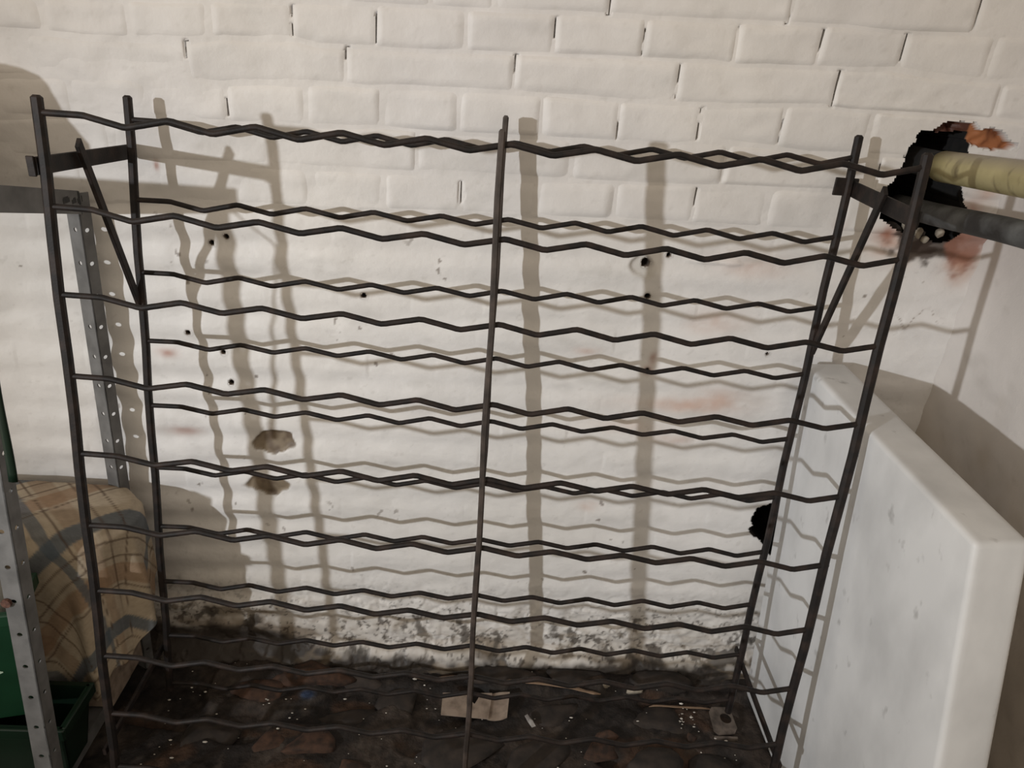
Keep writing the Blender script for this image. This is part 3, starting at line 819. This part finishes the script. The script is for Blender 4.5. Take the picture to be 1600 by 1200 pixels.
# ------------------------------------------------------------------ pipes out of the hole
def pipe(name, a, b, r, m, label, hollow=True, wob=0.0):
    bm = bmesh.new()
    a, b = Vector(a), Vector(b)
    n = 24
    pts = [a.lerp(b, i / n) + Vector((wob * math.sin(i * .9), 0, wob * math.cos(i * 1.3))) for i in range(n + 1)]
    sweep(bm, pts, circ(r, 28))
    for f in bm.faces: f.smooth = len(f.verts) == 4
    o = from_bm(name, bm, m, None)
    tag(o, label, 'pipe')
    return o
yp = empty('yellow_pipe', (1.263, -0.02, 0.0075))
tag(yp, 'thick yellow-painted pipe coming out of the broken hole, above the dark pipe', 'pipe')
def run(nm, a, b, r, m, n=24):
    bm = bmesh.new(); a, b = Vector(a), Vector(b)
    sweep(bm, [a.lerp(b, i / n) for i in range(n + 1)], circ(r, 32))
    for f in bm.faces: f.smooth = len(f.verts) == 4
    return from_bm(nm, bm, m, yp)
YA = Vector((1.263, 0.030, 0.0075)); YB = Vector((1.213, -1.30, 0.094))
run('tube', YA.lerp(YB, .042), YB, 0.0235, M_YELLOW)
run('dark_sleeve', YA + Vector((0, .10, 0)), YA.lerp(YB, .041), 0.0215, M_HOLE_SHADE, 4)['label'] = 'added sleeve going into the hole, coloured black like the shade there'  # added sleeve, black so the pipe sinks into the dark of the hole
pipe('grey_pipe', (1.253, 0.06, -0.0675), (1.246, -1.30, 0.045), 0.0175, M_IRON, 'dark grey pipe coming out of the broken hole, below the yellow pipe', wob=.0008)

# ------------------------------------------------------------------ the steel shelving on the left
shelf = empty('shelving_unit', (-0.5, -0.2, FLOOR))
tag(shelf, 'grey slotted-angle steel shelving unit at the left edge', 'shelving')

def holed_strip(bm, O, ux, uz, nrm, w, L, pitch, hr, first, th=0.002, hx=0.5):
    """a strip w wide, L long (down from O) with oval holes; ux across, uz down"""
    O, ux, uz, nrm = Vector(O), Vector(ux).normalized(), Vector(uz).normalized(), Vector(nrm).normalized()
    nh = int((L - first) / pitch) + 1
    NS = 12
    for side in (0, 1):
        off = nrm * (th * side)
        def quad(a, b, c, d):
            vs = [bm.verts.new(O + ux * p + uz * q + off) for p, q in (a, b, c, d)]
            if side: vs.reverse()
            bm.faces.new(vs)
        zprev = 0.0
        for i in range(nh):
            zc = first + i * pitch
            za, zb = zc - hr * 2, zc + hr * 2
            if zb > L: break
            quad((0, zprev), (w, zprev), (w, za), (0, za))
            # cell with the hole
            outer = []; inner = []
            for k in range(NS):
                a = 2 * math.pi * k / NS + math.pi / NS
                ca, sa = math.cos(a), math.sin(a)
                s = 1 / max(abs(ca), abs(sa))
                ox = w * hx + (ca * s) * (w * hx if ca < 0 else w * (1 - hx)); oz = zc + sa * s * hr * 2
                outer.append((ox, oz)); inner.append((w * hx + ca * hr * 1.15, zc + sa * hr))
            for k in range(NS):
                k2 = (k + 1) % NS
                quad(outer[k], outer[k2], inner[k2], inner[k])
            # fill the corners that the ring leaves
            for k in range(NS):
                k2 = (k + 1) % NS
                p, q = outer[k], outer[k2]
                if abs(p[0] - q[0]) > 1e-6 and abs(p[1] - q[1]) > 1e-6:
                    cx = 0 if min(p[0], q[0]) < w * .5 - 1e-6 and p[0] <= w * .5 else w
                    cz = za if p[1] < zc else zb
                    vs = [bm.verts.new(O + ux * a_ + uz * b_ + off) for a_, b_ in (p, (cx, cz), q)]
                    bm.faces.new(vs)
            if side == 0:
                for k in range(NS):
                    k2 = (k + 1) % NS
                    vs = [bm.verts.new(O + ux * inner[a_][0] + uz * inner[a_][1] + nrm * (th * s_)) for a_, s_ in ((k, 0), (k2, 0), (k2, 1), (k, 1))]
                    bm.faces.new(vs)
            zprev = zb
        quad((0, zprev), (w, zprev), (w, L), (0, L))
    # edges
    for (a, b) in (((0, 0), (0, L)), ((w, 0), (w, L)), ((0, 0), (w, 0)), ((0, L), (w, L))):
        vs = [bm.verts.new(O + ux * p + uz * q + nrm * (th * s_)) for p, q, s_ in ((*a, 0), (*b, 0), (*b, 1), (*a, 1))]
        bm.faces.new(vs)

def upright(top, bot, wf, wd, mirror=False, first=0.03, pitch=0.055, turn=0.0):
    """L-section: the face flange ends at the corner edge through `top`, the side flange runs back from it"""
    top, bot = Vector(top), Vector(bot)
    d = (bot - top); L = d.length
    bm = bmesh.new()
    sx = 1 if mirror else -1
    tm = Matrix.Rotation(-turn, 3, 'Z')
    holed_strip(bm, top, tm @ Vector((sx, 0, 0)), d, tm @ Vector((0, 1, 0)), wf, L, pitch, 0.0036, first)
    back = tm @ Vector((0, 1, 0)); back = (back - d.normalized() * back.dot(d.normalized())).normalized()
    holed_strip(bm, top, back, d, tm @ Vector((sx, 0, 0)), wd, L, pitch, 0.0036, first)
    bmesh.ops.remove_doubles(bm, verts=bm.verts, dist=1e-6)
    return from_bm('upright', bm, M_ZINC, shelf)
upright((-0.0870, -0.046, -0.118), (-0.108, -0.055, FLOOR + .004), 0.0310, 0.0200, first=.059, pitch=.0545, turn=.50)
upright((-0.0980, -0.300, -0.085), (-0.1010, -0.396, FLOOR + .004), 0.0270, 0.027, first=.045, pitch=.0585)
upright((-0.960, -0.300, -0.075), (-0.965, -0.396, FLOOR + .004), 0.027, 0.027, True)
upright((-0.960, -0.037, -0.118), (-0.965, -0.046, FLOOR + .004), 0.018, 0.026, True)

def tray(zb, zf, yb, yf, xr, xl, lip, name):
    """sheet-metal shelf with folded-down lips all round, tilting from back to front"""
    bm = bmesh.new()
    t = 0.0015
    def bx(P): hexa(bm, P, 0, 1)
    def pl(xa, xb, ya, yb_, h0, h1):
        f = lambda y: zb + (zf - zb) * (y - yb) / (yf - yb)
        bx([(xa, ya, f(ya) + h0), (xb, ya, f(ya) + h0), (xb, yb_, f(yb_) + h0), (xa, yb_, f(yb_) + h0),
            (xa, ya, f(ya) + h1), (xb, ya, f(ya) + h1), (xb, yb_, f(yb_) + h1), (xa, yb_, f(yb_) + h1)])
    pl(xl, xr, yf, yb, -t, 0)
    pl(xr - t, xr, yf, yb, -lip, -t); pl(xl, xl + t, yf, yb, -lip, -t)
    pl(xl, xr, yf, yf + t, -lip, -t); pl(xl, xr, yb - t, yb, -lip, -t)
    return from_bm(name, bm, M_ZINC, shelf)
tray(-0.114, -0.058, -0.045, -0.298, -0.0835, -0.958, 0.036, 'top_shelf')
tray(-1.068, -1.064, -0.075, -0.360, -0.131, -0.940, 0.030, 'bottom_shelf')
# bolt heads on the near upright
def bolt(x, y, z, r):
    bm = bmesh.new()
    sweep(bm, [(x, y, z), (x, y - .003, z), (x, y - .0045, z)], circ(r, 12), up=Vector((0, 0, 1)))
    from_bm('bolt', bm, M_RUST, shelf)
bolt(-0.1225, -0.3545, -0.655, .0072)
# hand lettering on the end of the top shelf (smudged, only its shapes can be read)
def letters():
    bm = bmesh.new()
    f = lambda y: -0.114 + (-0.058 + 0.114) * (y + 0.045) / (-0.298 + 0.045)
    x = -0.0832
    def stroke(y0, y1, h0, h1):
        ym = (y0 + y1) / 2
        hexa(bm, boxp(x - .0003, x + .0002, min(y0, y1), max(y0, y1), f(ym) + h0 + .008, f(ym) + h1 + .008), .0001, 1)
    stroke(-.092, -.074, -.0275, -.0205)
    stroke(-.090, -.077, -.0205, -.0185)
    stroke(-.068, -.056, -.0275, -.0215); stroke(-.063, -.057, -.0215, -.0190)
    stroke(-.049, -.044, -.0290, -.0090); stroke(-.052, -.049, -.0270, -.0200)
    stroke(-.0395, -.0370, -.0240, -.0150)
    return from_bm('lettering', bm, M_INK, shelf)
letters()

# a lumpy sack lying on the top shelf, just past the left edge of the picture
def sack():
    bm = bmesh.new()
    bmesh.ops.create_icosphere(bm, subdivisions=4, radius=1.0)
    for v in bm.verts:
        p = v.co
        s = 1 + .10 * math.sin(p.x * 4 + 1) * math.sin(p.z * 5) + .06 * math.sin(p.y * 7 + p.x * 6)
        q = Vector((p.x * .150 * s, p.y * .095 * s, (p.z * .105 * s if p.z > 0 else p.z * .075)))
        if q.z < -.06: q.z = -.06 + (q.z + .06) * .1
        q.z += q.y * (-0.056 / 0.264)
        v.co = q + Vector((-0.372, -0.170, -0.0225))
    o = from_bm('sack', bm, M_SACK, None, smooth=True)
    tag(o, 'lumpy brown sack lying on the top shelf', 'sack')
sack()

# ------------------------------------------------------------------ the plaid cloth over a box at the back of the shelving
def plaid(u, v):
    """woven checks: u, v in metres"""
    c = np.tile(np.array([0.38, 0.315, 0.235]), u.shape + (1,))
    def band(t, p, c0, w, e=.0012):
        d = np.abs((t - c0 + p / 2) % p - p / 2)
        return sstep(w / 2 + e, w / 2 - e, d)
    th = vnoise(u * 900, v * 40, 901) * .5 + vnoise(u * 40, v * 900, 903) * .5
    P = 0.215
    c = mixc(c, band(u, P, .060, .034) * .55, (0.26, 0.18, 0.12))
    c = mixc(c, band(v, P, .075, .040) * .60, (0.24, 0.14, 0.08))
    c = mixc(c, band(v, P, .177, .030) * .85, (0.085, 0.105, 0.125))
    c = mixc(c, band(u, P, .010, .020) * .75, (0.085, 0.105, 0.125))
    for w0 in (.035, .098, .130):
        c = mixc(c, band(u, P, w0, .0035) * .75, (0.085, 0.055, 0.040))
        c = mixc(c, band(v, P, w0 + .012, .0035) * .75, (0.085, 0.055, 0.040))
    return c * (0.86 + .28 * th)[..., None]

def cloth():
    root = empty('cloth_covered_box', (-0.22, -0.12, FLOOR))
    tag(root, 'box on the low shelf covered by a beige, blue and brown plaid cloth', 'covered box')
    ZT_ = -0.648
    # the carton inside
    bm = bmesh.new(); hexa(bm, boxp(-0.40, -0.110, -0.185, -0.050, -1.062, ZT_ - .006), .004, 1)
    from_bm('carton', bm, M_CARD, root)
    # outline of the covered top, clockwise seen from above
    base = [(-0.400, -0.038), (-0.250, -0.036), (-0.125, -0.037), (-0.090, -0.043), (-0.062, -0.070), (-0.056, -0.105), (-0.058, -0.140), (-0.078, -0.180), (-0.110, -0.196), (-0.170, -0.200), (-0.250, -0.201), (-0.400, -0.200)]
    hem = [-0.90, -0.90, -0.87, -0.84, -0.83, -0.845, -0.885, -0.955, -0.985, -0.99, -0.985, -0.98]
    outw = [(0, .0), (0, .0), (.1, .0), (.35, .0), (.9, .02), (1, -.1), (.95, -.4), (.6, -.8), (.25, -.95), (0, -1), (0, -1), (-.2, -1)]
    # resample
    B = np.array(base); Hm = np.array(hem); O = np.array(outw)
    seg = np.r_[0, np.cumsum(np.hypot(*np.diff(B, axis=0).T))]
    n = 300
    s = np.linspace(0, seg[-1], n)
    bx = np.interp(s, seg, B[:, 0]); by = np.interp(s, seg, B[:, 1]); hm = np.interp(s, seg, Hm); ox = np.interp(s, seg, O[:, 0]); oy = np.interp(s, seg, O[:, 1])
    for _ in range(6):
        bx[1:-1] = (bx[:-2] + bx[1:-1] * 2 + bx[2:]) / 4; by[1:-1] = (by[:-2] + by[1:-1] * 2 + by[2:]) / 4
    hm = hm + 0.014 * np.sin(s * 95) * sstep(.3, .5, s) + 0.012 * np.sin(s * 41 + 1)
    rows = []; uvs = []
    cx, cy = -0.25, -0.115
    nt, ns = 34, 100
    for i in range(nt):
        t = (i / (nt - 1)) ** .8
        x = cx + (bx - cx) * t; y = cy + (by - cy) * t
        x = np.where(bx < -0.38, bx, x)
        z = ZT_ + 0.004 * fbm(x, y, 18, 911, 2) - 0.010 * t ** 8
        rows.append(np.stack([x, y, z], -1)); uvs.append(np.stack([x, y], -1))
    for i in range(1, ns + 1):
        q = i / ns
        drop = (ZT_ - .010 - hm) * q
        f = sstep(.05, .6, q)
        fold = f * (0.011 * np.sin(s * 78 + .6) + 0.005 * np.sin(s * 150 + 2)) * sstep(.18, .34, s)
        fl_ = 0.012 * sstep(0, .08, q) + 0.010 * q * sstep(.2, .35, s) + fold
        fl_ = fl_ * np.clip(np.hypot(ox, oy), 0, 1)
        x = bx + ox * fl_; y = np.minimum(by + oy * fl_, -0.028)
        z = ZT_ - .010 - drop + 0.002 * np.sin(s * 60) * q
        rows.append(np.stack([x, y, z], -1))
        nrm = np.maximum(np.hypot(ox, oy), .05)
        uvs.append(np.stack([bx + ox / nrm * drop, by + oy / nrm * drop], -1))
    V = np.stack(rows).reshape(-1, 3); UV = np.stack(uvs).reshape(-1, 2)
    a = 0.80
    u = UV[:, 0] * math.cos(a) * 1 + UV[:, 1] * math.sin(a); v = -UV[:, 0] * math.sin(a) + UV[:, 1] * math.cos(a)
    C = plaid(u + .05, v + .012)
    o = mesh_np('plaid_cloth', V, grid_faces(n, nt + ns)[:, ::-1], M_CLOTH, root, C)
    o['label'] = 'beige cloth with blue and brown checks hanging in folds'
    so = o.modifiers.new('thickness', 'SOLIDIFY'); so.thickness = 0.0015; so.offset = -1
cloth()

# ------------------------------------------------------------------ green crates and the pale carton on the left
def crate(name, x0, x1, y0, y1, z0, z1, rz, m, label, printed=False):
    cx, cy = x1, y0
    root = empty(name, (cx, cy, z0))
    tag(root, label, 'crate')
    R_ = Matrix.Rotation(rz, 3, 'Z')
    def put(bm, nm, mm):
        for v in bm.verts:
            p = v.co - Vector((cx, cy, 0)); v.co = R_ @ p + Vector((cx, cy, 0))
        return from_bm(nm, bm, mm, root)
    w = 0.004; ins = 0.016
    bm = bmesh.new()      # tapering walls and bottom
    hexa(bm, [(x0 + ins, y0 + ins, z0), (x1 - ins, y0 + ins, z0), (x1 - ins, y0 + ins + w, z0), (x0 + ins, y0 + ins + w, z0), (x0, y0, z1), (x1, y0, z1), (x1, y0 + w, z1), (x0, y0 + w, z1)])
    hexa(bm, [(x0 + ins, y1 - ins - w, z0), (x1 - ins, y1 - ins - w, z0), (x1 - ins, y1 - ins, z0), (x0 + ins, y1 - ins, z0), (x0, y1 - w, z1), (x1, y1 - w, z1), (x1, y1, z1), (x0, y1, z1)])
    hexa(bm, [(x0 + ins, y0 + ins, z0), (x0 + ins + w, y0 + ins, z0), (x0 + ins + w, y1 - ins, z0), (x0 + ins, y1 - ins, z0), (x0, y0, z1), (x0 + w, y0, z1), (x0 + w, y1, z1), (x0, y1, z1)])
    hexa(bm, [(x1 - ins - w, y0 + ins, z0), (x1 - ins, y0 + ins, z0), (x1 - ins, y1 - ins, z0), (x1 - ins - w, y1 - ins, z0), (x1 - w, y0, z1), (x1, y0, z1), (x1, y1, z1), (x1 - w, y1, z1)])
    hexa(bm, boxp(x0 + ins, x1 - ins, y0 + ins, y1 - ins, z0, z0 + w))
    put(bm, 'body', m)
    bm = bmesh.new()      # rolled rim
    for P in (boxp(x0 - .006, x1 + .006, y0 - .006, y0 + .001, z1 - .022, z1), boxp(x0 - .006, x1 + .006, y1 - .001, y1 + .006, z1 - .022, z1),
              boxp(x0 - .006, x0 + .001, y0, y1, z1 - .022, z1), boxp(x1 - .001, x1 + .006, y0, y1, z1 - .022, z1)):
        hexa(bm, P, .002, 2)
    put(bm, 'rim', m)
    if printed:           # thin printed triangle on the front
        bm = bmesh.new()
        zc = z0 + (z1 - z0) * .46; xc = x1 - .040
        yy = lambda z: y0 + ins * (1 - (z - z0) / (z1 - z0)) - .0006
        tri = [(xc, zc), (xc - .05, zc + .020), (xc - .05, zc - .020)]
        for i in range(3):
            a, b = Vector((tri[i][0], yy(tri[i][1]), tri[i][1])), Vector((tri[(i + 1) % 3][0], yy(tri[(i + 1) % 3][1]), tri[(i + 1) % 3][1]))
            sweep(bm, [a, b], rect(.0008, .002, .0002), up=Vector((0, .01, 1)))
        put(bm, 'printed_mark', M_WHITE)
    return root
crate('green_crate', -0.50, -0.140, -0.325, -0.235, -0.930, -0.702, 0.24, M_GREEN, 'bright green plastic crate behind the near shelf upright', True)
crate('green_tub', -0.60, -0.104, -0.338, -0.245, -1.060, -0.935, 0.0, M_GREEND, 'green plastic tray, coloured dark for shade, under the bright green crate')

bm = bmesh.new(); hexa(bm, boxp(-0.40, -0.167, -0.300, -0.260, -0.924, -0.590), .004, 2)
pv = Vector((-0.140, -0.325, 0)); rm_ = Matrix.Rotation(0.24, 3, 'Z')
for v in bm.verts: v.co = rm_ @ (v.co - pv) + pv
o = from_bm('carton', bm, M_CARTON, None); tag(o, 'pale carton standing in the bright green crate', 'carton')

def strap():
    # limp green webbing strap hanging beside the near upright
    bm = bmesh.new()
    n = 30
    P0, P1 = Vector((-0.0545, -0.334, -0.135)), Vector((-0.0815, -0.334, -0.460))
    rings = []
    for i in range(n + 1):
        t = i / n
        c = Vector((-0.0865, -0.296, -0.092)).lerp(P0, t / .15) if t < .15 else P0.lerp(P1, (t - .15) / .85)
        c = c + Vector((.0015 * math.sin(t * 9), .003 * math.sin(t * 7), 0))
        w = 0.004 + .008 * t
        a = .5 + .5 * math.sin(t * 4)
        d = Vector((-math.cos(a * .6), -math.sin(a * .6) * .6, 0))
        rings.append([bm.verts.new(c + d * w * k + Vector((0, o, 0))) for k, o in ((0, 0), (.5, -.0012), (1, 0), (1, .0018), (.5, .0006), (0, .0018))])
    for i in range(n):
        for k in range(6):
            bm.faces.new((rings[i][k], rings[i][(k + 1) % 6], rings[i + 1][(k + 1) % 6], rings[i + 1][k]))
    bm.faces.new(list(reversed(rings[0]))); bm.faces.new(rings[-1])
    o = from_bm('green_strap', bm, M_GREEND, None, smooth=True)
    tag(o, 'narrow dark green strap hanging beside the near shelf upright', 'strap')
strap()

# ------------------------------------------------------------------ litter on the floor
def cardboard():
    root = empty('cardboard_scrap', (0.575, -0.13, FLOOR)); 
    tag(root, 'torn piece of light brown cardboard lying on the dark floor under the rack', 'cardboard')
    zc = max(fh(x, y) for x in (.52, .57, .62) for y in (-.15, -.11)) + 0.012
    bm = bmesh.new()
    t = .003
    P = [(0.511, -0.157), (0.560, -0.160), (0.607, -0.163), (0.614, -0.104), (0.590, -0.105), (0.584, -0.120), (0.578, -0.131), (0.572, -0.125), (0.566, -0.112), (0.560, -0.106), (0.5115, -0.1075)]
    bot = [bm.verts.new((x, y, zc - .006 + .10 * (y + .16))) for x, y in P]
    top = [bm.verts.new((x, y, zc - .006 + .10 * (y + .16) + t)) for x, y in P]
    bm.faces.new(top); bm.faces.new(list(reversed(bot)))
    for i in range(len(P)):
        k = (i + 1) % len(P); bm.faces.new((bot[i], bot[k], top[k], top[i]))
    bmesh.ops.triangulate(bm, faces=[f for f in bm.faces if len(f.verts) > 4])
    for v in bm.verts: v.co.y += .012
    from_bm('panel', bm, M_CARD, root)
    bm = bmesh.new()
    # the flap, curling up at its outer edge
    n = 10
    A = []; Bq = []
    for i in range(n + 1):
        s = i / n
        x = 0.606 + .040 * s; z = zc - .008 + .012 * (s - .35) ** 2 * 2
        A.append(((x - .002, -0.163, z - .002), (x + .004, -0.106 + .008 * math.sin(s * 3), z + .004)))
    vs = [[bm.verts.new(Vector(p) + Vector((0, 0, dz))) for p in pr for dz in (0, .0025)] for pr in A]
    for i in range(n):
        a, b = vs[i], vs[i + 1]
        bm.faces.new((a[1], b[1], b[3], a[3])); bm.faces.new((a[0], a[2], b[2], b[0]))
        bm.faces.new((a[0], b[0], b[1], a[1])); bm.faces.new((a[2], a[3], b[3], b[2]))
    bm.faces.new((vs[0][0], vs[0][1], vs[0][3], vs[0][2])); bm.faces.new((vs[-1][0], vs[-1][2], vs[-1][3], vs[-1][1]))
    for v in bm.verts: v.co.y += .012
    from_bm('flap', bm, M_CARD, root)
cardboard()

def twig(name, pts, r, label, m=M_WOOD):
    bm = bmesh.new()
    P = []
    for i in range(len(pts) - 1):
        for j in range(6):
            t = j / 6
            x = pts[i][0] + (pts[i + 1][0] - pts[i][0]) * t; y = pts[i][1] + (pts[i + 1][1] - pts[i][1]) * t
            P.append((x, y))
    P.append(pts[-1])
    zs = [fh(x, y) for x, y in P]
    zs = [max(zs[max(0, i - 4):i + 5]) for i in range(len(zs))]
    Q = [(x, y, z + r * .9 + .001) for (x, y), z in zip(P, zs)]
    rings = sweep(bm, Q, [(a * 1.5, b * .8) for a, b in circ(r, 7)])
    for k, rg in enumerate(rings):
        c = Vector(Q[k]); sc = 0.35 if k in (0, len(rings) - 1) else 0.8 + .35 * random.random()
        for v in rg: v.co = c + (v.co - c) * sc
    o = from_bm(name, bm, m, None); tag(o, label, 'stick')
twig('wood_splinter', [(0.452, -0.049), (0.56, -0.056), (0.656, -0.0615), (0.75, -0.070), (0.842, -0.085)], .0026, 'long pale wood splinter lying along the foot of the wall behind the cardboard')
twig('wood_splinter', [(0.945, -0.096), (1.01, -0.098), (1.078, -0.099)], .0018, 'short pale wood splinter lying beside the metal plate')

def plate():
    root = empty('metal_plate', (1.09, -0.135, FLOOR)); tag(root, 'small square dirty metal plate with a hole lying by the foot of the slab', 'metal plate')
    bm = bmesh.new()
    zc = max(fh(1.08, -.12), fh(1.10, -.15), fh(1.10, -.11)) + 0.012
    C = [Vector((1.066, -0.168, zc - .004)), Vector((1.117, -0.160, zc - .004)), Vector((1.112, -0.104, zc + .004)), Vector((1.066, -0.105, zc + .004))]
    NS = 16
    cen = (C[0] + C[1] + C[2] + C[3]) / 4 + Vector((.008, .006, 0))
    def bil(u, v): return (C[0] * (1 - u) + C[1] * u) * (1 - v) + (C[3] * (1 - u) + C[2] * u) * v
    loops = []
    for th in (0, -.003):
        o_ = []; i_ = []
        for k in range(NS):
            a = 2 * math.pi * (k + .5) / NS
            ca, sa = math.cos(a), math.sin(a); s = 1 / max(abs(ca), abs(sa))
            o_.append(bm.verts.new(bil(.5 + .5 * ca * s, .5 + .5 * sa * s) + Vector((0, 0, th))))
            i_.append(bm.verts.new(cen + Vector((ca * .012, sa * .012, th + (sa * .012) * .13))))
        loops.append((o_, i_))
    (o0, i0), (o1, i1) = loops
    for k in range(NS):
        j = (k + 1) % NS
        bm.faces.new((o0[k], o0[j], i0[j], i0[k])); bm.faces.new((o1[j], o1[k], i1[k], i1[j]))
        bm.faces.new((o0[j], o0[k], o1[k], o1[j])); bm.faces.new((i0[k], i0[j], i1[j], i1[k]))
    from_bm('plate', bm, M_PLATE, root)
    bm = bmesh.new()
    hexa(bm, boxp(1.064, 1.112, -0.1735, -0.1685, zc - .012, zc - .004), .001, 1)
    from_bm('folded_edge', bm, M_PLATE, root)
plate()

def scrap():
    bm = bmesh.new()
    x, y = .690, -.152; z = fh(x, y) + .004
    P = [(-.010, .012, .003), (-.004, .014, .006), (.006, -.002, .007), (.012, -.012, .003), (.004, -.014, .001), (-.004, -.002, .003)]
    vs = [bm.verts.new((x + a, y + b, z + c)) for a, b, c in P]
    c0 = bm.verts.new((x, y, z + .009)); c1 = bm.verts.new((x, y, z - .001))
    for i in range(6):
        j = (i + 1) % 6
        bm.faces.new((vs[i], vs[j], c0)); bm.faces.new((vs[j], vs[i], c1))
    o = from_bm('paper_scrap', bm, M_PAPER, None); tag(o, 'crumpled whitish paper scrap right of the cardboard piece', 'paper')
scrap()
